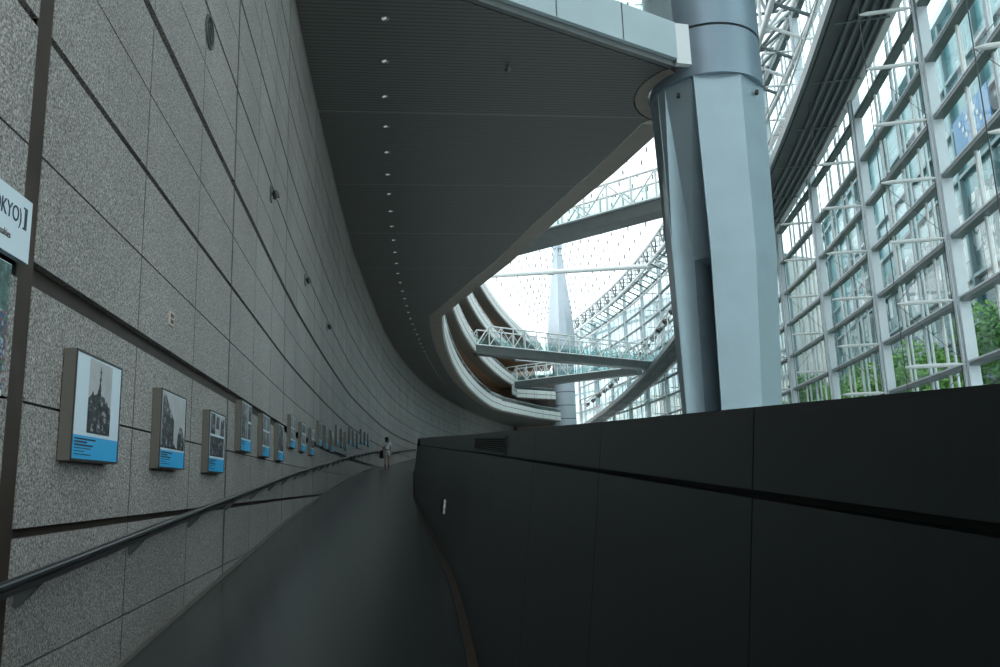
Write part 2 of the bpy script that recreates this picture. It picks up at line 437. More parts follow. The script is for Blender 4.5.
# ------------------------------------------------------------------ framed prints on the wall (front faces local -Y, X runs up the ramp)
FW, FH, FD = .81, .625, .065
def rect(mb, x0, x1, z0, z1, d): mb.quad((x0, -d, z0), (x1, -d, z0), (x1, -d, z1), (x0, -d, z1))
def framed_print(kind, label):
    r = thing('framed_print', label, 'framed print', (0, 0, 0), 'framed photo panels along the granite wall')
    mb = MB(); x0, x1, z0, z1 = 0, FW, 0, FH
    mb.box(x0, x1, -FD, 0, z0, z1); mb.build('frame', 'frame', r)
    mb = MB(); e = .012
    for a in ((x0, x1, z0, z0 + e), (x0, x1, z1 - e, z1), (x0, x0 + e, z0, z1), (x1 - e, x1, z0, z1)): mb.box(a[0], a[1], -FD - .006, -FD, a[2], a[3])
    mb.build('frame_edge', 'frame_edge', r)
    d = FD + .002; mb = MB(); rect(mb, x0 + e, x1 - e, z0 + .145, z1 - e, d); pw = mb.build('print', 'print_white', r)
    mb = MB(); rect(mb, x0 + e, x1 - e, z0 + e, z0 + .145, d); cb = mb.build('caption_band', 'print_blue', r)
    mb = MB()
    for i, (w, h) in enumerate(((.34, .010), (.20, .010), (.30, .010), (.27, .005), (.16, .005), (.27, .005))):
        zz = z0 + .125 - i * .0175; rect(mb, .045, .045 + w, zz - h / 2, zz + h / 2, d + .001)
    mb.build('caption_text', 'ink', cb)
    def photo(x0, x1, z0, z1, bg, polys=(), fg='photo_dark'):
        mb = MB(); rect(mb, x0, x1, z0, z1, d + .001); p = mb.build('photograph', bg, r)
        if polys:
            mb = MB()
            for poly in polys:
                mb.add([(x0 + (x1 - x0) * u, -d - .002, z0 + (z1 - z0) * w) for u, w in poly], [tuple(range(len(poly)))])
            mb.build('pictured_building', fg, p)
    if kind == 0:   # domed building with a spire
        photo(.22, .62, .165, .60, 'photo_sky', [[(0, 0), (1, 0), (1, .38), (.86, .42), (.80, .50), (.74, .44), (.70, .52), (.55, .55), (.52, .62), (.40, .62), (.36, .55), (.22, .52), (.18, .6), (.12, .52), (0, .46)],
            [(.40, .60), (.54, .60), (.50, .70), (.44, .70)], [(.445, .70), (.495, .70), (.48, .94), (.46, .94)], [(.43, .74), (.51, .74), (.51, .78), (.43, .78)], [(.43, .85), (.51, .85), (.51, .88), (.43, .88)]])
    elif kind == 1:  # tall dark building in steep perspective
        photo(.02, .79, .16, .605, 'photo_sky', [[(.02, .10), (.50, .12), (.50, .52), (.30, .75), (.14, .95), (.10, .98), (.04, .90)], [(.66, .0), (.98, .0), (.98, .22), (.86, .42), (.76, .44), (.68, .25)], [(0, 0), (.66, 0), (.5, .12), (0, .10)]])
    elif kind == 2:  # two photographs one above the other
        photo(.05, .76, .39, .60, 'photo_sky', [[(0, 0), (.32, 0), (.30, 1), (0, 1)], [(.36, .3), (.62, .3), (.60, .9), (.40, .9)], [(.7, 0), (1, 0), (1, .9), (.74, .8)]]); photo(.05, .76, .165, .37, 'photo_dark')
    elif kind == 3:
        photo(.04, .50, .16, .60, 'photo_mid', [[(0, 0), (.5, 0), (.55, .3), (.3, 1), (0, 1)]]); photo(.53, .77, .40, .60, 'photo_dark'); photo(.53, .77, .165, .37, 'photo_dark')
    elif kind == 4:
        for a in ((.04, .39), (.42, .77)):
            for b in ((.165, .37), (.395, .60)): photo(*a, *b, 'photo_mid')
    elif kind == 5:
        photo(.06, .75, .165, .60, 'photo_dark', [[(.62, .2), (.68, .2), (.66, .8)]], 'photo_sky')
    elif kind == 6:
        photo(.04, .77, .165, .60, 'photo_warm')
    elif kind == 7:
        photo(.08, .73, .40, .59, 'photo_dark'); photo(.08, .73, .165, .375, 'photo_mid')
    return r
protos = [framed_print(k, l) for k, l in enumerate([
    'big framed print of a domed building with a spire, nearest the title board',
    'framed print of a tall dark building in steep perspective, second along the granite wall',
    'framed print with two stacked street photographs, third along the granite wall',
    'framed print with one tall and two small photographs, fourth along the wall',
    'framed print with four photographs in a grid, fifth along the wall',
    'framed print of one dark night photograph, sixth along the wall',
    'framed print with a warm coloured photograph, thirteenth along the wall',
    'framed print with two wide photographs, eighth along the wall'])]
ORD = ['first', 'second', 'third', 'fourth', 'fifth', 'sixth', 'seventh', 'eighth', 'ninth', 'tenth', 'eleventh', 'twelfth', 'thirteenth', 'fourteenth', 'fifteenth', 'sixteenth', 'seventeenth', 'eighteenth', 'nineteenth', 'twentieth',
       'twenty-first', 'twenty-second', 'twenty-third', 'twenty-fourth', 'twenty-fifth', 'twenty-sixth', 'twenty-seventh', 'twenty-eighth', 'twenty-ninth', 'thirtieth', 'thirty-first', 'thirty-second', 'thirty-third', 'thirty-fourth', 'thirty-fifth',
       'thirty-sixth', 'thirty-seventh', 'thirty-eighth', 'thirty-ninth', 'fortieth']
order = [0, 1, 2, 3, 4, 5, 4, 7, 2, 5, 3, 1, 6, 2, 6, 5, 7, 6, 6, 3, 2]
used = set()
for i, k in enumerate(order):
    y = 4.36 + 1.79 * i + (-.03 if i == 0 else -.02); z = .20 + .305 * (i // 3) - (.01 if i > 2 else 0)
    t, n = WT(y + .45); loc = wall_at(y, .004, z); rz = math.atan2(t.y, t.x)
    if k not in used and not (k == 7 and i != 7) and not (k == 6 and i != 12):
        used.add(k); o = protos[k]; o.location = loc; o.rotation_euler = (0, 0, rz)
    else:
        dup(protos[k], loc, rz, 'small framed print with blue caption band, %s along the granite wall from the sign' % ORD[i])

# title board and posters at the near end
def wall_board(name, label, cat, y0, y1, z0, z1, mat, d=.03):
    t, n = WT((y0 + y1) / 2); r = thing(name, label, cat, wall_at(y0, .004, z0)); r.rotation_euler = (0, 0, math.atan2(t.y, t.x)); return r
def local_box(r, name, mat, x0, x1, z0, z1, d0, d1, parent=None):
    mb = MB(); mb.box(x0, x1, -d1, -d0, z0, z1)
    me = bpy.data.meshes.new(name); me.from_pydata(mb.v, [], mb.f); me.materials.append(M[mat])
    o = bpy.data.objects.new(name, me); COL.objects.link(o); o.parent = parent or r; return o
def local_text(r, name, body, size, x, z, d, mat, align='RIGHT', font_bold=False):
    c = bpy.data.curves.new(name, 'FONT'); c.body = body; c.size = size; c.align_x = align; c.extrude = .001; c.offset = .0012 if font_bold else 0
    c.materials.append(M[mat]); o = bpy.data.objects.new(name, c); COL.objects.link(o); o.parent = r
    o.rotation_euler = (0, 0, 0); o.parent = None
    bpy.context.view_layer.update()
    me = bpy.data.meshes.new_from_object(o.evaluated_get(bpy.context.evaluated_depsgraph_get())); bpy.data.objects.remove(o)
    q = bpy.data.objects.new(name, me); COL.objects.link(q); q.parent = r
    q.location = (x, -d, z); q.rotation_euler = (PI / 2, 0, 0); q.scale = (.80, 1, 1); return q
s = wall_board('title_sign', 'pale blue-white title board with black lettering mounted above the posters', 'sign', 2.22, 3.73, 1.135, 1.44, 'sign')
SWD = 1.52
local_box(s, 'board', 'sign', 0, SWD, 0, .315, 0, .035)
local_text(s, 'lettering', 'OKYO)', .108, SWD - .105, .17, .037, 'ink', 'RIGHT')
mb_ = []
br = local_box(s, 'lettering_bracket', 'ink', SWD - .075, SWD - .050, .155, .265, .034, .037)
local_box(s, 'lettering_bracket', 'ink', SWD - .088, SWD - .075, .155, .163, .034, .037); local_box(s, 'lettering_bracket', 'ink', SWD - .088, SWD - .075, .257, .265, .034, .037)
local_text(s, 'small_lettering', 'ualties', .05, SWD - .20, .07, .037, 'skirt', 'RIGHT')
s = wall_board('photo_poster', 'colour poster of a crowded street below the title board', 'poster', 2.34, 3.6, .47, 1.1, 'x')
local_box(s, 'backing', 'print_white', 0, 1.28, 0, .63, 0, .015); local_box(s, 'photograph', 'poster_crowd', .0, 1.275, .03, .40, .014, .018); local_box(s, 'photograph', 'poster_green', .0, 1.275, .40, .625, .014, .018)
s = wall_board('teal_poster', 'teal and rust coloured poster under the crowded street poster', 'poster', 2.36, 3.6, -.30, .40, 'x')
local_box(s, 'backing', 'print_white', 0, 1.19, 0, .72, 0, .015); local_box(s, 'upper_print', 'poster_teal', .0, 1.185, .50, .715, .014, .018)
local_box(s, 'lower_print', 'poster_crowd', .0, 1.185, .02, .30, .014, .018); local_box(s, 'middle_print', 'poster_brown', .0, 1.185, .30, .44, .014, .018)

# ------------------------------------------------------------------ small devices on the granite wall
def spot(label):
    r = thing('wall_spotlight', label, 'spotlight', (0, 0, 0), 'small spotlights on the granite wall')
    mb = MB(); mb.box(-.09, .09, -.02, 0, -.12, .12); mb.build('mounting_plate', 'dark_steel', r)
    mb = MB(); mb.tube([(0, -.02, 0), (0, -.10, .02)], .03, 8); mb.build('arm', 'black', r)
    mb = MB(); mb.tube([(-.02, -.07, .06), (0, -.085, 0), (.02, -.10, -.07)], [.035, .05, .055], 12); hd = mb.build('lamp_head', 'black', r)
    mb = MB(); mb.tube([(.02, -.101, -.071), (.022, -.103, -.075)], [.045, .045], 12); mb.build('lens', 'chrome', hd)
    return r
sp0 = None
for i, y in enumerate([12.28, 17.7, 23.1]):
    t, n = WT(y); l = 'black wall spotlight high on the granite wall, %s from the near end' % ORD[i]
    if sp0 is None: sp0 = spot(l); sp0.location = wall_at(y, .0, 4.8); sp0.rotation_euler = (0, 0, math.atan2(t.y, t.x))
    else: dup(sp0, wall_at(y, 0, 4.78), math.atan2(t.y, t.x), l)
r = thing('round_speaker', 'flat round loudspeaker with a ring rim high on the granite wall', 'speaker', (0, 0, 0))
def disc_ring(mb, R0, R1, d0, d1, n=28):
    l = []
    for (R, d) in ((R0, d0), (R1, d0), (R1, d1), (R0, d1)): l.append([(R * math.cos(2 * PI * i / n), -d, R * math.sin(2 * PI * i / n)) for i in range(n)])
    mb.rings(l + [l[0]], True, False, False, False)
mb = MB(); disc_ring(mb, .15, .18, 0, .02); mb.build('rim', 'dark_steel', r)
mb = MB(); disc_ring(mb, .0, .15, 0, .010); mb.build('grille', 'black', r)
mb = MB(); disc_ring(mb, .07, .085, .008, .016); mb.build('inner_ring', 'dark_steel', r)
t, n = WT(7.54); r.location = wall_at(7.54, .004, 4.78); r.rotation_euler = (0, 0, math.atan2(t.y, t.x))
r = thing('wall_outlet', 'small pale metal outlet plate on the granite wall above the framed prints', 'wall plate', (0, 0, 0))
mb = MB(); mb.box(-.075, .075, -.012, 0, -.06, .06); mb.build('plate', 'brass', r)
mb = MB(); mb.box(-.045, .045, -.016, -.012, .008, .042); mb.box(-.045, .045, -.016, -.012, -.042, -.008); mb.build('socket', 'skirt_brown', r)
t, n = WT(6.56); r.location = wall_at(6.56, .0, 1.47); r.rotation_euler = (0, 0, math.atan2(t.y, t.x))

# ------------------------------------------------------------------ galleries
C1 = Vector((5.86, 19.97, 0)); C2 = Vector((11.45, 144, 0))
def EX(y): return AX(y) - HW(y) + 3.9
front = [(-4.0, 13.3), (-2.1, 14.45), (-.35, 15.52), (1.40, 16.62), (3.10, 17.68), (4.62, 18.62)]
back = [(4.67, 21.8), (3.6, 25.33), (2.13, 29.57), (.12, 36.04), (-1.75, 41.2), (-4.1, 47.9)]
inner = list(back) + [(-4.35, 51)] + [(EX(y) - .5, y) for y in (56, 62, 68, 74, 80, 86, 92, 98, 104, 110, 115)]
farl = [(-.5, 117.5), (2.2, 124.5), (5.0, 131.7), (9.6, 140.6)]
def offset_poly(pts, d):
    out = []
    for i, p in enumerate(pts):
        a = Vector(pts[max(i - 1, 0)]); b = Vector(pts[min(i + 1, len(pts) - 1)]); t = (b - a).normalized(); n = Vector((t.y, -t.x))
        q = Vector(p) + n * d; out.append((q.x, q.y))
    return out
# ring cut-out round the near column
def arc(c, R, a0, a1, n=14): return [(c.x + R * math.cos(a0 + (a1 - a0) * i / n), c.y + R * math.sin(a0 + (a1 - a0) * i / n)) for i in range(n + 1)]
RINGR = 1.95
a_front = math.atan2(18.62 - C1.y, 4.62 - C1.x); a_back = math.atan2(21.6 - C1.y, 4.75 - C1.x)
ringarc = arc(C1, RINGR, a_front, a_back - 2 * PI, 20)     # clockwise through the wall side
ringarc = arc(C1, RINGR, 2 * PI + a_front, a_back, 20)

g = thing('gallery', 'lowest gallery with a dark slatted underside spanning from the granite wall to the big column', 'gallery', (0, 30, 10.3))
inner = [tuple(p) for p in offset_poly(inner, -.28)]
edge = front + ringarc[1:-1] + inner + farl
wallpts = [tuple(wall_at(y, .0)[:2]) for y in (14, 18, 22, 28, 34, 40, 46, 52, 58, 64, 70, 76, 82, 88, 94, 100, 106, 112, 118, 126, 134, 142, 150)]
poly = edge + [(9.0, 150)] + wallpts[::-1]
def tess_poly(poly, z):
    bm = bmesh.new(); vs = [bm.verts.new((x, y, z)) for x, y in poly]
    f = bm.faces.new(vs); bmesh.ops.triangulate(bm, faces=[f]); bm.verts.index_update()
    V = [tuple(v.co) for v in bm.verts]; F = [tuple(v.index for v in f.verts) for f in bm.faces]; bm.free(); return V, F
mb = MB(); mb.add(*tess_poly(poly, 10.3)); mb.build('slatted_soffit', 'soffit', g)
mb = MB(); mb.add(*tess_poly(poly, 10.75)); mb.build('floor_deck', 'dark_steel', g)
def lip_and_fascia(g, pts, wid, z0, zf0, zf1, rail, seams=0, fmat='fascia', depth=.12, lip='lip'):
    o1 = offset_poly(pts, wid); o2 = offset_poly(pts, wid + depth)
    i0 = offset_poly(pts, -.02)
    # dark shadow gap then the flat trim
    mb = MB(); mb.strip([(x, y, z0) for x, y in i0], [(x, y, z0 + .05) for x, y in i0]); mb.build('shadow_gap', 'seam', g)
    i1 = offset_poly(pts, .03)
    mb = MB(); mb.strip([(x, y, z0 + .0) for x, y in i1], [(x, y, z0 + .0) for x, y in o1]); mb.strip([(x, y, z0) for x, y in o1], [(x, y, zf0) for x, y in o1])
    mb.strip([(x, y, z0 + .04) for x, y in i0], [(x, y, z0 + .04) for x, y in i1])
    mb.build('edge_trim', lip, g)
    mb = MB(); mb.rings([[(a[0], a[1], zf0), (b[0], b[1], zf0), (b[0], b[1], zf1), (a[0], a[1], zf1)] for a, b in zip(o1, o2)])
    fa = mb.build('fascia', fmat, g)
    mid = (zf0 + zf1) / 2
    o3 = offset_poly(pts, wid + depth + .01)
    mb = MB()
    if fmat == 'fascia_far': mb.strip([(x, y, mid - .04) for x, y in o3], [(x, y, mid + .04) for x, y in o3])
    if seams:
        for a, b in zip(o3, o3[1:]):
            A, B = Vector(a), Vector(b); n = max(1, int(round((B - A).length / seams)))
            for k in range(n):
                p = A.lerp(B, k / n); t = (B - A).normalized() * .012
                mb.quad((p.x - t.x, p.y - t.y, zf0), (p.x + t.x, p.y + t.y, zf0), (p.x + t.x, p.y + t.y, zf1), (p.x - t.x, p.y - t.y, zf1))
    if mb.f: mb.build('panel_joint', 'seam', fa)
    om = offset_poly(pts, wid + depth / 2)
    mb = MB(); mb.strip([(x, y, zf1) for x, y in om], [(x, y, zf1 + rail) for x, y in om]); gr = mb.build('glass_guard', 'bal_glass', g)
    mb = MB(); mb.tube([(x, y, zf1 + rail) for x, y in om], .03, 6); mb.build('guard_rail', 'pale_steel', gr)
front_d = [front[0]] + front[1:]
lip_and_fascia(g, front_d, .16, 10.3, 10.47, 11.48, 1.0, seams=50, lip='dark_steel')
lip_and_fascia(g, inner[:-1] + [(-.95, 116)], .80, 10.3, 10.5, 12.0, .6, seams=2.6, fmat='fascia_far')
lip_and_fascia(g, [(-.95, 116)] + farl[1:], .70, 10.3, 10.5, 11.9, .6, seams=2.6, fmat='fascia_far')
# end panel by the column, brown ring round it
e0, e1, e2, e3 = (4.74, 18.40), (5.14, 18.50), (5.10, 18.66), (4.70, 18.58)
mb = MB(); mb.add([(*e0, 10.36), (*e1, 10.36), (*e1, 11.48), (*e0, 11.48), (*e3, 10.36), (*e2, 10.36), (*e2, 11.48), (*e3, 11.48)],
    [(0, 1, 2, 3), (1, 5, 6, 2), (4, 5, 1, 0), (3, 2, 6, 7), (5, 4, 7, 6)]); mb.build('end_panel', 'fascia_light', g)
def annulus(mb, c, R0, R1, z, n=48):
    a = [(c.x + R0 * math.cos(2 * PI * i / n), c.y + R0 * math.sin(2 * PI * i / n), z) for i in range(n + 1)]
    b = [(c.x + R1 * math.cos(2 * PI * i / n), c.y + R1 * math.sin(2 * PI * i / n), z) for i in range(n + 1)]
    mb.strip(a, b)
def cyl(mb, c, R, z0, z1, n=48, caps=False):
    mb.rings([[(c.x + R * math.cos(2 * PI * i / n), c.y + R * math.sin(2 * PI * i / n), z) for i in range(n)] for z in (z0, z1)], True, True, caps, caps)
A0, A1 = 2 * PI + a_front, a_back
mb = MB(); ra = arc(C1, RINGR - .03, A0, A1, 26); rb = arc(C1, 1.57, A0, A1, 26)
mb.strip([(*p, 10.3) for p in ra], [(*p, 10.3) for p in rb]); mb.strip([(*p, 10.3) for p in rb], [(*p, 10.5) for p in rb]); mb.strip([(*p, 10.45) for p in ra], [(*p, 10.45) for p in rb])
mb.build('column_ring', 'lip', g)
rc = arc(C1, RINGR, A0, A1, 26); mb = MB(); mb.strip([(*p, 10.29) for p in rc], [(*p, 10.42) for p in rc]); mb.build('ring_gap', 'seam', g)

names = ['second gallery level up, its pale fascia band meeting both lower footbridges', 'third gallery level up, pale fascia band between the second and top bands', 'top gallery level, uppermost pale fascia band under the glass roof']
for k, z in enumerate((15.75, 20.75, 25.75)):
    gg = thing('gallery', names[k], 'gallery', (0, 80, z))
    inn = [(EX(y) - .5, y) for y in frange(4, 134 if k < 2 else 158, 4)]
    fr = [(2.0, 136), (9.3, 142.2)] if k < 2 else []
    e = inn + fr
    wp = [tuple(wall_at(y, -.01)[:2]) for y in frange(4, 150 if k < 2 else 164, 4)]
    mb = MB(); mb.add(*tess_poly(e + ([(9.3, 150)] if fr else []) + wp[::-1], z)); mb.build('soffit', 'wood', gg)
    mb = MB(); mb.add(*tess_poly(e + ([(9.3, 150)] if fr else []) + wp[::-1], z + .5)); mb.build('floor_deck', 'dark_steel', gg)
    e1 = offset_poly(inn, -.9); mb = MB(); mb.strip([(x, y, z - .03) for x, y in e1], [(x, y, z - .03) for x, y in inn]); mb.strip([(x, y, z - .03) for x, y in e1], [(x, y, z) for x, y in e1]); mb.build('soffit_border', 'lip', gg)
    lip_and_fascia(gg, inn, .5, z, z + .2, z + 1.75, .5, seams=2.6, fmat='fascia_far')
    if fr: lip_and_fascia(gg, (inn[-2:] if k == 0 else [inn[-1]]) + fr, .5, z - (1.5 if k == 0 else 0), z + .2 - (1.5 if k == 0 else 0), z + 1.6 - (1.5 if k == 0 else 0), .5, seams=2.6, fmat='fascia_far')

mb = MB(); mb.add([(1.6, 152, -8), (10.3, 148.6, -8), (10.3, 148.6, 20), (1.6, 152, 20), (1.6, 152.4, -8), (10.3, 149.0, -8), (10.3, 149.0, 20), (1.6, 152.4, 20)], [(0, 1, 2, 3), (5, 4, 7, 6), (1, 5, 6, 2), (4, 0, 3, 7), (3, 2, 6, 7)])
struct(mb.build('wall_far', 'beige'))

# downlights in the slatted soffit
def downlight(label):
    r = thing('downlight', label, 'downlight', (0, 0, 0), 'recessed downlights in the slatted soffit')
    def ring(mb, R0, z0, R1, z1, n=20): mb.rings([[(R0 * math.cos(2 * PI * i / n), R0 * math.sin(2 * PI * i / n), z0) for i in range(n)], [(R1 * math.cos(2 * PI * i / n), R1 * math.sin(2 * PI * i / n), z1) for i in range(n)]], True, True, False, False)
    mb = MB(); ring(mb, .115, -.008, .085, -.018); ring(mb, .115, 0, .115, -.008); mb.build('trim_ring', 'dark_steel', r)
    mb = MB(); ring(mb, .085, -.018, .03, -.004); ring(mb, .03, -.004, .001, -.004); rf = mb.build('reflector', 'chrome', r)
    mb = MB(); mb.tube([(0, 0, -.005), (0, 0, -.02)], [.032, .02], 10); mb.build('bulb', 'lamp', r)
    return r
d0 = None
for i in range(38):
    y = 15.94 + 1.79 * i
    x = interp([(-2.33, 15.94), (-2.86, 19.45), (-3.58, 24.88), (-4.22, 30.37), (-4.97, 37.76), (-5.6, 48), (-6.0, 60), (-6.1, 76), (-5.6, 88)], y)
    l = 'small recessed downlight in the dark slatted soffit, %s from its front edge' % ORD[i]
    if d0 is None: d0 = downlight(l); d0.location = (x, y, 10.298)
    else: dup(d0, (x, y, 10.298), 0, l)
r = thing('ceiling_camera', 'small dome camera hanging alone from the dark slatted soffit', 'camera', (.43, 18.13, 10.298))
MB().tube([(.43, 18.13, 10.30), (.43, 18.13, 10.20)], .03, 8).build('stem', 'dark_steel', r)
MB().tube([(.40, 18.20, 10.19), (.46, 18.02, 10.12)], [.06, .05], 10).build('camera_body', 'skirt', r)
r = thing('ceiling_sensor', 'tiny round sensor beside the row of downlights', 'sensor', (-2.7, 22.9, 10.298))
MB().tube([(-2.7, 22.9, 10.30), (-2.7, 22.9, 10.27)], [.07, .05], 12).build('sensor_cap', 'skirt', r)

# ------------------------------------------------------------------ near column
col = thing('column', 'huge pale blue-grey tapered column of folded plates carrying the dark gallery', 'column', (C1.x, C1.y, -8))
vd = Vector((C1.x, C1.y)).normalized(); ur = Vector((vd.y, -vd.x))          # vd looks away from the viewer's side, ur to its right
def cp(u, w, z, du=0.0): q = Vector((C1.x, C1.y)) + ur * (u + du) - vd * w; return (q.x, q.y, z)
#            z     silh_l  fin   lightend  recess  plate_l plate_r  right
secs = [(10.14, -1.49, -1.24, -1.03, -.32, -.26, .90, 1.49, .0, 1.10),
        (5.60, -1.42, -1.22, -.72, -.30, -.26, .80, 1.34, .06, .30),
        (5.45, -1.42, -1.22, -.70, -.30, -.26, .80, 1.34, .06, -.15),
        (1.50, -1.20, -1.05, -.62, -.24, -.20, .73, 1.22, -.07, -.2),
        (-8.0, -1.00, -.85, -.50, -.20, -.18, .55, 1.00, -.05, -.2)]
def section(s, z):
    _, L, F, R1, R2, P1, P2, R, du, deep = s
    dpt = abs(L); top = z > 9
    return [cp(L, .10, z, du), cp(F, (.50 if top else .62) * dpt, z, du), cp(R1, deep - .12 if top else .44 * dpt, z, du), cp(R2, deep + (.25 if top else 0), z, du), cp(P1, (.965 if top else .98) * dpt, z, du), cp(P2, (.76 if top else .80) * dpt, z, du), cp(R, .10, z, du), cp(R * .8, -.6 * dpt, z, du), cp(0.1, -.95 * dpt, z, du), cp(L * .7, -.7 * dpt, z, du)]
loops = [section(s, s[0]) for s in secs][::-1]
MB().rings(loops, True, False, True, True).build('folded_shaft', 'column', col)
mb = MB()
for idx in (1, 4):      # thin edge bars on the plate edges
    mb.tube([l[idx] for l in loops], .02, 6)
mb.build('plate_edge', 'column', col)
mb = MB(); cyl(mb, C1, 1.50, 10.12, 11.44, 56); mb.build('collar', 'drum', col)
mb = MB(); cyl(mb, C1, 1.46, 11.42, 11.52, 56); mb.build('collar_gap', 'seam', col)
mb = MB(); cyl(mb, C1, 1.52, 11.5, 33.5, 56); annulus(mb, C1, 1.3, 1.52, 11.5, 56); mb.build('upper_drum', 'drum', col)
mb = MB(); annulus(mb, C1, .02, 1.5, 10.13, 56); mb.build('collar_base', 'drum', col)
for u, w in ((-.68, 1.19), (1.28, .66)):
    p = Vector(cp(u, w, 9.78)); n = -Vector((vd.x, vd.y, 0))
    MB().tube([p - n * .1, p + n * .05], .05, 12).build('port_hole', 'black', col)

# ------------------------------------------------------------------ far column
col = thing('column', 'far pale blue column rising behind the footbridges into a pointed spindle', 'column', (C2.x, C2.y, -8))
mb = MB(); cyl(mb, C2, 2.0, -8, 23.5, 40); dr = mb.build('drum', 'column_far', col)
mb = MB()
for z in frange(-6, 23, 2.4): cyl(mb, C2, 2.02, z, z + .12, 40)
mb.build('drum_joint', 'seam', dr)
sp = []
for z, R in ((23.3, 2.75), (26, 2.7), (30, 2.35), (34, 1.9), (38, 1.4), (41, 1.05), (43.3, .8)):
    l = []
    for j in range(12):
        a = 2 * PI * j / 12 + .3; q = R * (1.0 if j % 4 in (0, 1) else .68)
        l.append((C2.x + q * math.cos(a), C2.y + q * math.sin(a), z))
    sp.append(l)
MB().rings(sp).build('spindle', 'column_far', col)
mb = MB(); cyl(mb, C2, .95, 43.3, 45.2, 20, True); mb.build('tip', 'column_far', col)

# ------------------------------------------------------------------ footbridges
def footbridge(label, P, Q, zt, gh=1.0, width=2.6, bay=1.9, th=2.3, sideslope=True):
    P, Q = Vector((P[0], P[1], zt)), Vector((Q[0], Q[1], zt))
    r = thing('footbridge', label, 'footbridge', (P.x, P.y, zt))
    d = (Q - P).normalized(); n = Vector((d.y, -d.x, 0)); L = (Q - P).length
    mb = MB(); A = []
    for p in (P, Q):
        A.append([p + n * (width / 2) , p + n * (width / 2 - .45) + Vector((0, 0, -gh)), p - n * (width / 2 - .45) + Vector((0, 0, -gh)), p - n * (width / 2)])
    mb.rings(A); mb.build('girder', 'girder', r)
    mb = MB()
    mb.beam(P + Vector((0, 0, .06)), Q + Vector((0, 0, .06)), width + .2, .12); mb.build('deck', 'grey_steel', r)
    nb = max(3, int(L / bay))
    for s_ in (1, -1):
        o = n * s_ * (width / 2); ch = MB()
        T = Vector((0, 0, th)); B0 = Vector((0, 0, .15))
        e = d * (L / nb)
        ch.tube([P + o + B0, Q + o + B0], .10, 6); ch.tube([P + o + B0, P + o + e + T, Q + o - e + T, Q + o + B0], .105, 6)
        ch.build('chord', 'white_steel', r)
        for i in range(1, nb):
            a = P + o + e * i; MB().tube([a + B0, a + T], .095, 5).build('post', 'white_steel', r)
            if i < nb - 1:
                b = a + e; q = (a + B0, b + T) if i % 2 else (a + T, b + B0)
                MB().tube(q, .07, 5).build('diagonal', 'white_steel', r)
        gl = MB(); ins = n * s_ * (width / 2 - .15)
        gl.quad(P + ins + B0, Q + ins + B0, Q + ins + Vector((0, 0, 1.3)), P + ins + Vector((0, 0, 1.3))); gl.build('glass_guard', 'bal_glass', r)
    return r
def on_line(r, y): return (r * y, y)
footbridge('long white truss footbridge from the second gallery, upper of the two distant ones', (-3.7, 96.0), (22.3, 116.2), 16.6, gh=.85, th=2.6)
footbridge('far white truss footbridge just below the long one, meeting it at the glass facade', (.1, 134.6), (21.2, 120.0), 16.5, gh=.85, th=2.7)
footbridge('nearer footbridge seen past the big column, high across the hall', (-4.0, 73.6), (20.4, 53.6), 21.3, gh=.80, width=2.6, bay=2.2, th=2.5)

# ------------------------------------------------------------------ glass facade: window bays, mullions, transoms
ROW = [4.03 + 2.62 * k for k in range(-4, 12)]
MY = [31.0 + 10.75 * k for k in range(-3, 14)]
def walk_z(y): return interp([(21.3, 10), (21.2, 33), (20.3, 54), (19.6, 72), (18.0, 91), (15.9, 111), (12.4, 142), (9.3, 172)], y)
wn = 0
for a, b in zip(MY, MY[1:]):
    wn += 1
    yy = frange(a, b, 2.7)
    mb = MB(); mb.strip([rwall_at(y, -.05, -6.5) for y in yy], [rwall_at(y, -.05, 33.7) for y in yy])
    w = struct(mb.build('window_%d' % wn, 'glass'))
    for f_, off, rad, mt in ((.5, .05, .085, 'pale_steel'), (.27, .12, .065, 'white_steel'), (.73, .12, .065, 'white_steel'), (.12, .12, .05, 'white_steel'), (.38, -.6, .07, 'white_steel'), (.62, -.6, .07, 'white_steel'), (.88, -.6, .07, 'white_steel')):
        if a > 118 and off < -.5: continue
        y = a + (b - a) * f_
        MB().tube([rwall_at(y, off, -6.5), rwall_at(y, off, 33.7)], rad, 6).build('glazing_post', mt, w)
lastm = None
for k, y in enumerate(MY):
    o = thing('facade_mullion', 'tall pale steel mullion of the glass facade, %s from the near end' % ORD[k], 'mullion', rwall_at(y, 0, -6.5), 'mullions of the glass facade')
    t, n = RT(y)
    mb = MB(); c = rwall_at(y, .05, 0)
    q = [c + t * .17, c + t * .17 + n * .42, c - t * .17 + n * .42, c - t * .17]
    mb.rings([[p + Vector((0, 0, z)) for p in q] for z in (-6.5, 33.7)]); mb.build('fin', 'pale_steel', o)
    MB().tube([rwall_at(y, .56, -6.5), rwall_at(y, .56, 33.7)], .06, 6).build('front_tube', 'pale_steel', o)
    if y < 125:
        tip = 2.75
        rod = MB(); 
        for off in (tip, .66): rod.tube([rwall_at(y, off, -6), rwall_at(y, off, 33)], .022, 4)
        rod.build('tie_rod', 'dark_steel', o)
        for z in ROW:
            if z < -3 or z > 33: continue
            if abs(z - walk_z(y)) < 1.2: continue
            A = rwall_at(y, .6, z); B = rwall_at(y, tip, z)
            MB().tube([A, A.lerp(B, .15), A.lerp(B, .85), B], [.035, .09, .09, .03], 6).build('outrigger', 'white_steel', o)
        if y < 70:
            cr = MB()
            for i, z in enumerate(ROW[2:-1]):
                A, B = rwall_at(y, .42, z), rwall_at(y, tip, z + 2.62)
                if i % 2: A, B = rwall_at(y, tip, z), rwall_at(y, .42, z + 2.62)
                cr.tube([A, B], .012, 4)
            cr.build('diagonal_cable', 'dark_steel', o)
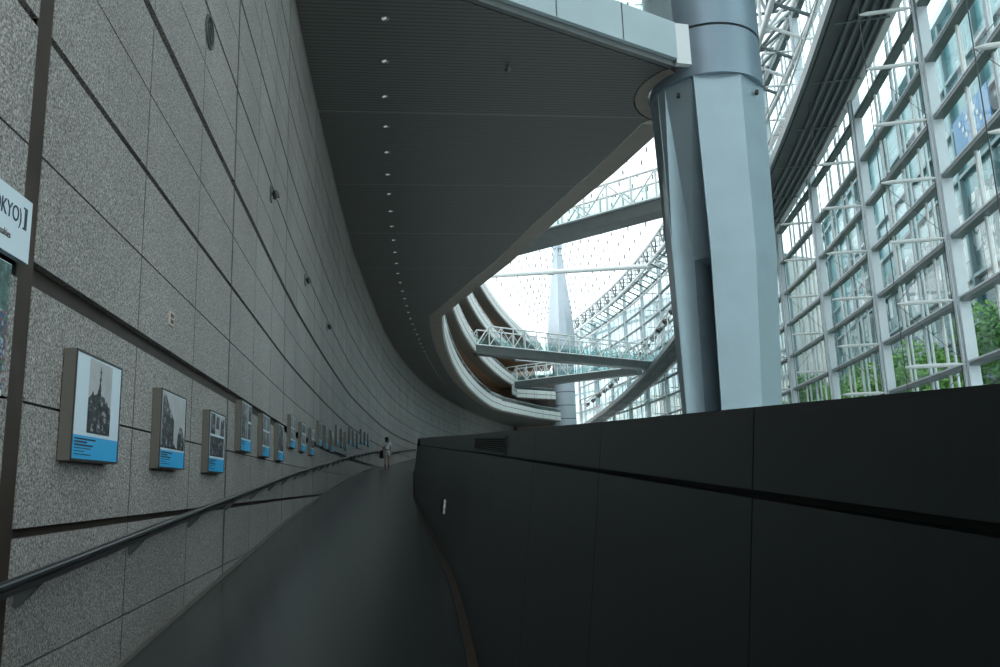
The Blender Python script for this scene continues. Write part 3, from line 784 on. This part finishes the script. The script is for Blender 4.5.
for k, z in enumerate(ROW):
    if z > 33.5: continue
    yy = frange(MY[0], MY[-1], 2.675)
    o = thing('facade_transom', 'long grey steel transom of the glass facade, %s level up' % ORD[k], 'transom', rwall_at(31.6, 0, z), 'transoms of the glass facade')
    mb = MB(); mb.rings([[rwall_at(y, .0, z - .11), rwall_at(y, .42, z - .11), rwall_at(y, .42, z + .11), rwall_at(y, .0, z + .11)] for y in yy]); mb.build('channel', 'grey_steel', o)
    mb = MB(); mb.rings([[rwall_at(y, .421, z + .04), rwall_at(y, .44, z + .04), rwall_at(y, .44, z + .11), rwall_at(y, .421, z + .11)] for y in yy]); mb.build('front_edge', 'pale_steel', o)

# walkway along the facade
wk = thing('facade_walkway', 'dark walkway with tubes beneath it sloping along the glass facade', 'walkway', rwall_at(33, 2, 21.2))
yy = frange(8, 172, 2)
def wkp(y, off, dz): return rwall_at(y, off, walk_z(y) + dz)
mb = MB(); mb.rings([[wkp(y, .55, .12), wkp(y, 3.3, .12), wkp(y, 3.3, .32), wkp(y, .55, .32)] for y in yy]); mb.build('deck', 'dark_steel', wk)
for off in (1.05, 1.5, 1.95, 2.4): MB().tube([wkp(y, off, 0) for y in yy], .11, 7).build('soffit_tube', 'grey_steel', wk)
for o0, o1, mt in ((3.0, 3.32, 'dark_steel'), (3.40, 3.60, 'grey_steel')):
    mb = MB(); mb.rings([[wkp(y, o0, -.1), wkp(y, o1, -.1), wkp(y, o1, .5), wkp(y, o0, .5)] for y in yy]); mb.build('edge_beam', mt, wk)
mb = MB(); mb.rings([[wkp(y, .35, -.05), wkp(y, .70, -.05), wkp(y, .70, .5), wkp(y, .35, .5)] for y in yy]); mb.build('inner_edge_beam', 'white_steel', wk)
for y in frange(12, 164, 5.35):
    mb = MB(); mb.tube([wkp(y, .6, -.12), wkp(y, 3.1, -.12)], .05, 5); mb.build('cross_tube', 'grey_steel', wk)
mb = MB(); mb.strip([wkp(y, 3.55, .5) for y in yy], [wkp(y, 3.55, 1.7) for y in yy]); mb.build('glass_guard', 'glass', wk)
mb = MB(); mb.tube([wkp(y, 3.55, 1.7) for y in yy], .06, 5); mb.build('guard_rail', 'white_steel', wk)
y2 = frange(60, 160, 2.5)
mb = MB(); mb.tube([wkp(y, 3.4, 4.4) for y in y2], .13, 6); mb.tube([wkp(y, 3.0, 4.0) for y in y2], .08, 5); mb.build('lighting_rail', 'white_steel', wk)
for y in frange(60, 160, 8):
    MB().tube([wkp(y, 3.5, .5), wkp(y, 3.4, 4.4)], .09, 5).build('rail_post', 'white_steel', wk)
lp0 = None
for i, y in enumerate(frange(74, 156, 4.1)):
    p = wkp(y, 3.3, 4.0)
    l = 'round floodlight on the rail over the facade walkway, %s from the column side' % ORD[i]
    if lp0 is None:
        lp0 = thing('floodlight', l, 'floodlight', (0, 0, 0), 'floodlights over the facade walkway')
        MB().tube([(0, 0, .25), (0, 0, -.1)], .06, 6).build('yoke', 'dark_steel', lp0)
        MB().tube([(.25, .1, -.15), (-.1, -.05, -.35), (-.35, -.2, -.55)], [.22, .34, .40], 12).build('lamp_head', 'dark_steel', lp0)
        MB().tube([(-.36, -.205, -.56), (-.37, -.21, -.57)], .34, 12).build('lens', 'chrome', lp0)
        lp0.location = p
    else: dup(lp0, p, 0, l)

# ------------------------------------------------------------------ roof: eave trusses, cambered glass, tie tube
for k, (a, b) in enumerate(zip(MY, MY[1:])):
    if b > 178: continue
    o = thing('eave_truss', 'white lattice truss under the roof edge, %s bay along the glass facade' % ORD[k], 'roof truss', rwall_at(a, 1, 31), 'roof edge lattice trusses')
    for off, z, rad in ((.3, 33.6, .24), (3.2, 33.4, .24), (3.0, 30.9, .24), (.5, 29.6, .20)):
        MB().tube([rwall_at(y, off, z) for y in frange(a, b, 2.7)], rad, 6).build('chord', 'white_steel', o)
    nb = 4
    for i in range(nb):
        y0 = a + (b - a) * i / nb; y1 = a + (b - a) * (i + 1) / nb; ym = (y0 + y1) / 2
        for (p, q) in ((rwall_at(y0, 3.2, 33.4), rwall_at(ym, 3.0, 30.9)), (rwall_at(ym, 3.0, 30.9), rwall_at(y1, 3.2, 33.4)), (rwall_at(y0, .3, 33.6), rwall_at(ym, 3.0, 30.9)), (rwall_at(ym, 3.0, 30.9), rwall_at(y1, .3, 33.6)), (rwall_at(y0, .5, 29.6), rwall_at(y0, 3.0, 30.9)), (rwall_at(y0, .3, 33.6), rwall_at(y0, 3.2, 33.4))):
            MB().tube([p, q], .13, 5).build('brace', 'white_steel' if i % 2 else 'grey_steel', o)
def roof_pt(y, t):
    e = max(0.0, 1 - ((y - 82) / 104) ** 2)
    return (AX(y) + HW(y) * t, y, 33.8 + 10.5 * (1 - t * t) * (.35 + .65 * e))
mb = MB(); ry = frange(-18, 182, 5); rt = [-1 + i / 8 for i in range(17)]
for y0, y1 in zip(ry, ry[1:]):
    for t0, t1 in zip(rt, rt[1:]): mb.quad(roof_pt(y0, t0), roof_pt(y0, t1), roof_pt(y1, t1), roof_pt(y1, t0))
roof = struct(mb.build('ceiling', 'roof_glass'))
mb = MB()
for i in range(1, 16):
    mb.tube([roof_pt(y, -1 + i / 8) for y in frange(30, 180, 5)], .022, 4)
for y in frange(30, 178, 8):
    mb.tube([roof_pt(y, t) for t in rt], .012, 4)
mb.build('glazing_bar', 'grey_steel', roof)
mb = MB()
for i in range(1, 20):
    t = -1 + i / 10
    for j, y in enumerate(frange(40, 172, 4.0)):
        x, yv, z = roof_pt(y + (1.7 if i % 2 else 0), t)
        mb.box(x - .08, x + .08, yv - .08, yv + .08, z - .62, z - .02)
        if (i * 7 + j * 3) % 4 == 0: mb.box(x - 1.2, x + .1, yv - .03, yv + .03, z - .66, z - .60)
fit = mb.build('spider_fitting', 'dark_steel', roof); fit['kind'] = 'stuff'
tie = thing('tie_tube', 'long white horizontal tie tube crossing the hall just under the roof', 'tie tube', (8, 113, 30.8))
MB().tube([(-5.6, 114, 30.4), (24.6, 112.5, 30.8)], .36, 10).build('tube', 'white_steel', tie)
for u in (.45, .93):
    p = Vector((-5.6, 114, 30.4)).lerp(Vector((24.6, 112.5, 30.8)), u); MB().tube([p - Vector((.4, 0, 0)), p + Vector((.4, 0, 0))], .5, 10).build('sleeve', 'white_steel', tie)
for u in (.25, .75):
    p = Vector((-5.6, 114, 30.4)).lerp(Vector((24.6, 112.5, 30.8)), u); MB().tube([p, p + Vector((1.5 if u > .5 else -1.5, 0, 9))], .06, 5).build('stay_rod', 'pale_steel', tie)

# ------------------------------------------------------------------ hall floor, plaza, outside
mb = MB(); mb.quad((-12, -24, -8), (32, -24, -8), (32, 190, -8), (-12, 190, -8)); struct(mb.build('floor_hall', 'hallfloor'))
mb = MB(); mb.quad((32, -80, -7.9), (160, -80, -7.9), (160, 330, -7.9), (32, 330, -7.9)); struct(mb.build('pavement', 'plaza'))
mb = MB(); mb.box(-2, 16, -22.4, -22, -8, 34); struct(mb.build('wall_back', 'bld_white'))

def crown_mesh(name, seed, R, H, nleaf, mat):
    rnd = random.Random(seed); mb = MB()
    blobs = [(Vector((rnd.uniform(-.6, .6) * R, rnd.uniform(-.6, .6) * R, rnd.uniform(-.42, .42) * H)), rnd.uniform(.30, .48) * R) for _ in range(13)]
    for i in range(nleaf):
        c, rr = blobs[i % len(blobs)]
        v = Vector((rnd.gauss(0, 1), rnd.gauss(0, 1), rnd.gauss(0, 1))).normalized() * rr * rnd.uniform(.75, 1.08)
        p = c + v; s = rnd.uniform(.14, .30)
        a = Vector((rnd.gauss(0, 1), rnd.gauss(0, 1), rnd.gauss(0, .6))).normalized(); b = a.cross(v).normalized() if a.cross(v).length > .01 else Vector((0, 0, 1))
        mb.add([p - a * s, p + b * s * .5, p + a * s, p - b * s * .5], [(0, 1, 2, 3)])
    return mb
def tree(label, loc, seed, R, H, trunk, mat):
    o = thing('tree', label, 'tree', (0, 0, 0), 'trees on the plaza outside the glass facade')
    mb = MB(); mb.tube([(0, 0, 0), (.1, .05, trunk * .6), (.0, .1, trunk + H * .3)], [.22, .17, .07], 8)
    for i in range(5):
        a = i * 1.26; mb.tube([(0, .05, trunk * .8), (math.cos(a) * R * .5, math.sin(a) * R * .5, trunk + H * .35)], [.08, .03], 5)
    mb.build('trunk', 'bark', o)
    cm = crown_mesh('crown', seed, R, H, 8000, mat)
    cm.v = [(x, y, z + trunk + H * .5) for x, y, z in cm.v]; cm.build('crown', mat, o)
    o.location = loc; return o
ta = tree('fresh green leafy tree behind the glass facade, closest to the picture edge', (31.5, 35, -7.9), 3, 5.2, 10.4, 7.2, 'leaf_a')
tb = tree('deep green leafy tree behind the glass facade beside the brightest tree', (33.5, 46, -7.9), 9, 5.4, 10.8, 6.6, 'leaf_b')
for i, (x, y, src, rz) in enumerate([(32.8, 56, ta, 1.2), (33.5, 65, tb, 2.1), (33.5, 74, ta, 3.0), (34, 83, tb, .6), (34.5, 92, ta, 2.2), (35, 101, tb, 4.1), (36, 111, ta, 5.1), (30, 25, tb, 2.5), (37, 121, tb, .3), (38, 131, ta, 1.9)]):
    dup(src, (x, y, -7.9 + (.5 if i % 3 == 0 else -.4)), rz, 'leafy plaza tree outside the glass facade, %s in the row beyond the two big ones' % ORD[i])

def block(label, x0, x1, y0, y1, z1, face_rows, seed, pale):
    o = thing('office_building', label, 'building', (x0, y0, -7.9)); rnd = random.Random(seed)
    mb = MB(); mb.box(x0, x1, y0, y1, -7.9, z1); mb.build('walls', 'bld_white' if pale else 'bld_glass', o)
    h = (z1 + 4) / face_rows
    for k in range(face_rows):
        z = -4 + h * k
        mb = MB(); y = y0 + .8
        while y < y1 - 3:
            w = rnd.uniform(1.2, 4.4)
            mb.box(x0 - .12, x0, y, min(y + w, y1 - .5), z + .5, z + h * rnd.uniform(.72, .95)); y += w + rnd.uniform(.3, 1.4)
        mb.build('window_band', 'bld_dark' if (k < 3 or not pale) else 'bld_glass', o)
        mb = MB(); mb.box(x0 - .5, x0, y0, y1, z - .15, z + .15); mb.build('floor_band', 'pale_steel', o)
        if k % 2 == 0:
            mb = MB(); mb.box(x0 - .15, x0 + .0, y0, y1, z - .9, z - .2); mb.build('spandrel', 'bld_white', o)
    for y in frange(y0 + 2, y1 - 2, 6.4):
        MB().box(x0 - .6, x0, y - .2, y + .2, -7.9, z1).build('pier', 'bld_white', o)
    return o
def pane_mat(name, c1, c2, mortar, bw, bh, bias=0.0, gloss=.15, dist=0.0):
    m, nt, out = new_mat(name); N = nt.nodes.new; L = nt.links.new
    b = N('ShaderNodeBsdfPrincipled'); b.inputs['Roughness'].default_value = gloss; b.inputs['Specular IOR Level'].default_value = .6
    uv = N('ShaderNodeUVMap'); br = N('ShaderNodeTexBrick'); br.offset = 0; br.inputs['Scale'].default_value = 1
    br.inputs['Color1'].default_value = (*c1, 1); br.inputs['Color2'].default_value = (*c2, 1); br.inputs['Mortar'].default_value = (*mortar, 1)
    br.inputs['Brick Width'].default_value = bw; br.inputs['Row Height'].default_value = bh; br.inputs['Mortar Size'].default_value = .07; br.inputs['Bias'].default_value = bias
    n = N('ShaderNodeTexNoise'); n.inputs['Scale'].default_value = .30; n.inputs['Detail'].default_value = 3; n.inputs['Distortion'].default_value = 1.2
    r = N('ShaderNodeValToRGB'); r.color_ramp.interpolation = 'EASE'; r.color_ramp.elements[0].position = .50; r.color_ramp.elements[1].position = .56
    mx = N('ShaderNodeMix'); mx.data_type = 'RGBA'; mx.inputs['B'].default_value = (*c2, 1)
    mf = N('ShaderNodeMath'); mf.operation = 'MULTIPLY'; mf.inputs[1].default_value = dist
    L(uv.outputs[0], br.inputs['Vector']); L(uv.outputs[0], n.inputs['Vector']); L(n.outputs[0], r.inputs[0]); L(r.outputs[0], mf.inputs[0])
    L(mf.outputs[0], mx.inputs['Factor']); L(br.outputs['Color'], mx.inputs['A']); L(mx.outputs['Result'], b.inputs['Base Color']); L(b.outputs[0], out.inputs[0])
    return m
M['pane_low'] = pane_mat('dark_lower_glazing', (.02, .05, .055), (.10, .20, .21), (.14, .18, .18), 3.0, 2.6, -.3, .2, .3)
M['pane_mid'] = pane_mat('painted_reflection_glazing', (.74, .76, .76), (.02, .085, .095), (.04, .13, .14), 1.7, 5.2, .1, .2, .95)  # pale patches put sky reflections into the pane colour, broken up by noise
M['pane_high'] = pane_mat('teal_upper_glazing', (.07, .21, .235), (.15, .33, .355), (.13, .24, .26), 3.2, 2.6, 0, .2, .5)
def oblique(o, name, mat, P, Q, z0, z1, off=0.0):
    P, Q = Vector(P), Vector(Q); d = (Q - P).normalized(); n = Vector((-d.y, d.x)); L = (Q - P).length
    P2, Q2 = P + n * off, Q + n * off
    mb = MB(); mb.quad((P2.x, P2.y, z0), (Q2.x, Q2.y, z0), (Q2.x, Q2.y, z1), (P2.x, P2.y, z1))
    ob = mb.build(name, mat, o); uv = ob.data.uv_layers.new(name='UVMap')
    for i, c in enumerate([(0, z0), (L, z0), (L, z1), (0, z1)]): uv.data[i].uv = c
    return ob
def tower(label, P, Q, depth, z1, bands, step):
    o = thing('office_building', label, 'building', (P[0], P[1], -7.9))
    Pv, Qv = Vector(P), Vector(Q); d = (Qv - Pv).normalized(); n = Vector((-d.y, d.x)); bk = -n * depth
    mb = MB(); c = [Pv, Qv, Qv + bk, Pv + bk]
    mb.rings([[(p.x, p.y, -7.9) for p in c], [(p.x, p.y, z1) for p in c]]); mb.build('walls', 'bld_white', o)
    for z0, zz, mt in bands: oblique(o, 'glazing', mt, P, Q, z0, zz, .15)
    z = -2.0
    while z < z1 - 1:
        mb = MB(); a, b = Pv + n * .35, Qv + n * .35; mb.beam((a.x, a.y, z), (b.x, b.y, z), .5, .35); mb.build('floor_band', 'bld_band', o); z += 5.2
    L = (Qv - Pv).length; k = 0
    while k * step < L:
        p = Pv + d * (k * step) + n * .4; mb = MB(); mb.beam((p.x, p.y, -7.9), (p.x, p.y, z1), .35, .5); mb.build('pier', 'bld_band', o); k += 1
    mb = MB(); a, b = Pv + n * .4, Qv + n * .4; mb.beam((a.x, a.y, z1), (b.x, b.y, z1), .9, .8); mb.build('parapet_band', 'pale_steel', o)
    return o
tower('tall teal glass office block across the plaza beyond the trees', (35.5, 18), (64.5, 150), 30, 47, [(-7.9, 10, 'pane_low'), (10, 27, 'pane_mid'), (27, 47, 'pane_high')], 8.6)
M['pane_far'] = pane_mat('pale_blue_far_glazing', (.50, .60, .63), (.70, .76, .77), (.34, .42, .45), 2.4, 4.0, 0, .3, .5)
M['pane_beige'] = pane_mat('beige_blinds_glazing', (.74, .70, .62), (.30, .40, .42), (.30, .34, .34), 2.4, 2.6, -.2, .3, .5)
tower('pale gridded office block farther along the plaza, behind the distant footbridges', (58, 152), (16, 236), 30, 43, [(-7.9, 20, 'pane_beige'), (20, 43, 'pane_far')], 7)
o = thing('hanging_banner', 'bright blue banner with white marks seen through the upper facade', 'banner', (46.0, 68, 31))
mb = MB(); mb.beam((44.9, 66.0, 32.6), (46.9, 75.0, 32.6), .12, 3.4); mb.build('cloth', 'banner_blue', o)
mb = MB()
for i in range(9):
    c = Vector((44.9, 66.0, 31.8 + (i % 3) * .8)).lerp(Vector((46.9, 75.0, 31.8 + (i % 3) * .8)), .2 + i * .07) - Vector((.09, 0, 0)); mb.beam(c, c + Vector((.11, .5, 0)), .04, .5)
mb.build('printed_mark', 'bld_white', o)

# ------------------------------------------------------------------ the visitor on the ramp, seen from behind
def skin_body(name, joints, edges, root, mat, parent, sub=2):
    me = bpy.data.meshes.new(name); me.from_pydata([j[0] for j in joints], edges, [])
    o = bpy.data.objects.new(name, me); COL.objects.link(o)
    md = o.modifiers.new('skin', 'SKIN'); md.use_smooth_shade = True
    if not me.skin_vertices: me.attributes.new
    sk = me.skin_vertices[0].data if me.skin_vertices else None
    return o, md, sk
PY = 42.6; PX = -.1476 * PY
per = thing('person', 'person in white top and pale shorts with a black shoulder bag walking up the ramp', 'person', (PX, PY, FZ(PY)))
def skinned(name, joints, edges, mat, parent, root=0, sub=1):
    bm = bmesh.new(); lay = bm.verts.layers.skin.verify()
    vs = []
    for i, (co, r) in enumerate(joints):
        v = bm.verts.new(co); v[lay].radius = (r, r) if not isinstance(r, tuple) else r; v[lay].use_root = (i == root); vs.append(v)
    for a, b in edges: bm.edges.new((vs[a], vs[b]))
    me = bpy.data.meshes.new(name); bm.to_mesh(me); bm.free(); me.materials.append(M[mat])
    o = bpy.data.objects.new(name, me); COL.objects.link(o); o.parent = parent
    m1 = o.modifiers.new('skin', 'SKIN'); m1.use_smooth_shade = True
    m2 = o.modifiers.new('sub', 'SUBSURF'); m2.levels = sub; m2.render_levels = sub + 1
    return o
J = [((0, 0, .86), .11), ((0, 0, 1.02), .085), ((0, .01, 1.20), .105), ((0, .01, 1.32), .085), ((0, .01, 1.38), .045), ((0, .02, 1.44), .05), ((0, .02, 1.53), .085), ((0, .02, 1.60), .06),
     ((.085, 0, .80), .085), ((.09, .03, .47), .055), ((.085, -.02, .12), .036), ((.085, .03, .05), .04), ((.09, .13, .035), .03),
     ((-.085, 0, .80), .085), ((-.09, -.02, .47), .055), ((-.085, -.09, .14), .036), ((-.085, -.06, .06), .04), ((-.09, .05, .035), .03),
     ((.165, 0, 1.31), .05), ((.20, -.02, 1.06), .036), ((.19, .06, .86), .026), ((.185, .08, .79), .03), ((.18, .09, .72), .012), ((.195, .10, .725), .010), ((.168, .08, .725), .010), ((.205, .11, .74), .009), ((.17, .115, .775), .010),
     ((-.165, 0, 1.31), .05), ((-.20, -.02, 1.06), .036), ((-.20, .05, .86), .026), ((-.195, .07, .79), .03), ((-.19, .08, .72), .012), ((-.205, .09, .725), .010), ((-.178, .07, .725), .010), ((-.215, .10, .74), .009), ((-.18, .105, .775), .010), ((0, .115, 1.525), .016), ((.088, .015, 1.54), .02), ((-.088, .015, 1.54), .02)]
Ed = [(0, 1), (1, 2), (2, 3), (3, 4), (4, 5), (5, 6), (6, 7), (0, 8), (8, 9), (9, 10), (10, 11), (11, 12), (0, 13), (13, 14), (14, 15), (15, 16), (16, 17),
      (3, 18), (18, 19), (19, 20), (20, 21), (21, 22), (21, 23), (21, 24), (21, 25), (21, 26), (3, 27), (27, 28), (28, 29), (29, 30), (30, 31), (30, 32), (30, 33), (30, 34), (30, 35), (6, 36), (6, 37), (6, 38)]
skinned('body', J, Ed, 'skin', per)
skinned('top', [((0, 0, .93), .155), ((0, 0, 1.06), .145), ((0, .01, 1.20), .15), ((0, .01, 1.32), .12), ((.17, 0, 1.31), .068), ((.205, -.01, 1.13), .06), ((-.17, 0, 1.31), .068), ((-.205, -.01, 1.13), .06)], [(0, 1), (1, 2), (2, 3), (3, 4), (4, 5), (3, 6), (6, 7)], 'shirt', per)
skinned('shorts', [((0, 0, .97), .15), ((0, 0, .86), .165), ((.09, 0, .76), .12), ((.095, .015, .54), .11), ((-.09, 0, .76), .12), ((-.095, -.01, .54), .11)], [(0, 1), (1, 2), (2, 3), (1, 4), (4, 5)], 'shorts', per)
bl = MB(); bl.rings([[(PX + .148 * math.cos(2 * PI * i / 20), PY + .140 * math.sin(2 * PI * i / 20), FZ(PY) + h_) for i in range(20)] for h_ in (.925, .965)], True, True, False, False); bl.build('belt', 'skirt_brown', per)
hm = MB(); hb = Vector((PX, PY, FZ(PY)))
hm.tube([hb + Vector((0, y_, z_)) for y_, z_ in ((-.045, 1.385), (-.03, 1.42), (-.012, 1.48), (-.008, 1.54), (-.004, 1.59), (0, 1.625), (.004, 1.645), (.004, 1.652))], [.05, .078, .100, .108, .100, .076, .040, .004], 18)
hm.build('hair', 'hair', per)
for sx in (-.032, .032):
    em = MB(); em.tube([hb + Vector((sx, .098, 1.555)), hb + Vector((sx, .110, 1.553))], [.014, .006], 8); em.build('eye', 'hair', per)
for s_, dy in ((.085, 0), (-.085, -.07)):
    skinned('boot', [((s_, -.02 + dy, .20), .048), ((s_, .02 + dy, .06), .052), ((s_, .12 + dy, .04), .04)], [(0, 1), (1, 2)], 'black', per)
bag = thing('shoulder_bag', 'black shoulder bag hanging at the hip of the walking person', 'bag', (PX - .24, PY - .03, FZ(PY) + .62))
b0 = Vector((PX, PY, FZ(PY)))
mb = MB(); 
mb.rings([[b0 + Vector(p) for p in l] for l in ([(-.34, -.14, .50), (-.22, -.16, .50), (-.20, .12, .50), (-.32, .14, .50)], [(-.38, -.17, .58), (-.20, -.19, .58), (-.19, .15, .58), (-.36, .17, .58)], [(-.36, -.15, .86), (-.21, -.16, .86), (-.20, .12, .86), (-.34, .14, .86)], [(-.32, -.10, .92), (-.24, -.10, .92), (-.23, .08, .92), (-.31, .09, .92)])])
mb.build('pouch', 'bag', bag)
MB().tube([b0 + Vector(p) for p in ((-.27, -.10, .90), (-.12, -.165, 1.10), (.08, -.14, 1.30), (.12, .0, 1.40), (.02, .14, 1.30), (-.26, .10, .92))], .016, 6).build('strap', 'bag', bag)

# ------------------------------------------------------------------ sky and camera
W = bpy.data.worlds.new('overcast_sky'); SC.world = W; W.use_nodes = True
bg = W.node_tree.nodes['Background']; bg.inputs[0].default_value = (.915, .975, 1.0, 1); bg.inputs[1].default_value = 2.45

f_px = 785.0
up = Vector((-140, 4133, -f_px)).normalized()
fw = Vector((0, 0, -1)); Fv = (fw - up * fw.dot(up)).normalized(); Rv = Fv.cross(up)
Mr = Matrix((Rv, Fv, up))            # camera axes -> world
cam = bpy.data.cameras.new('camera'); co = bpy.data.objects.new('camera', cam); COL.objects.link(co)
co.matrix_world = Mr.to_4x4()
cam.sensor_fit = 'HORIZONTAL'; cam.sensor_width = 36; cam.lens = 36 * f_px / 1000; cam.clip_start = .05; cam.clip_end = 1500
SC.camera = co
vs_ = SC.view_settings; vs_.view_transform = 'Standard'; vs_.look = 'None'; vs_.gamma = 1; vs_.use_curve_mapping = False; vs_.exposure = 0.0
SC.cycles.transparent_max_bounces = 16
SC.cycles.max_bounces = 8; SC.cycles.diffuse_bounces = 4
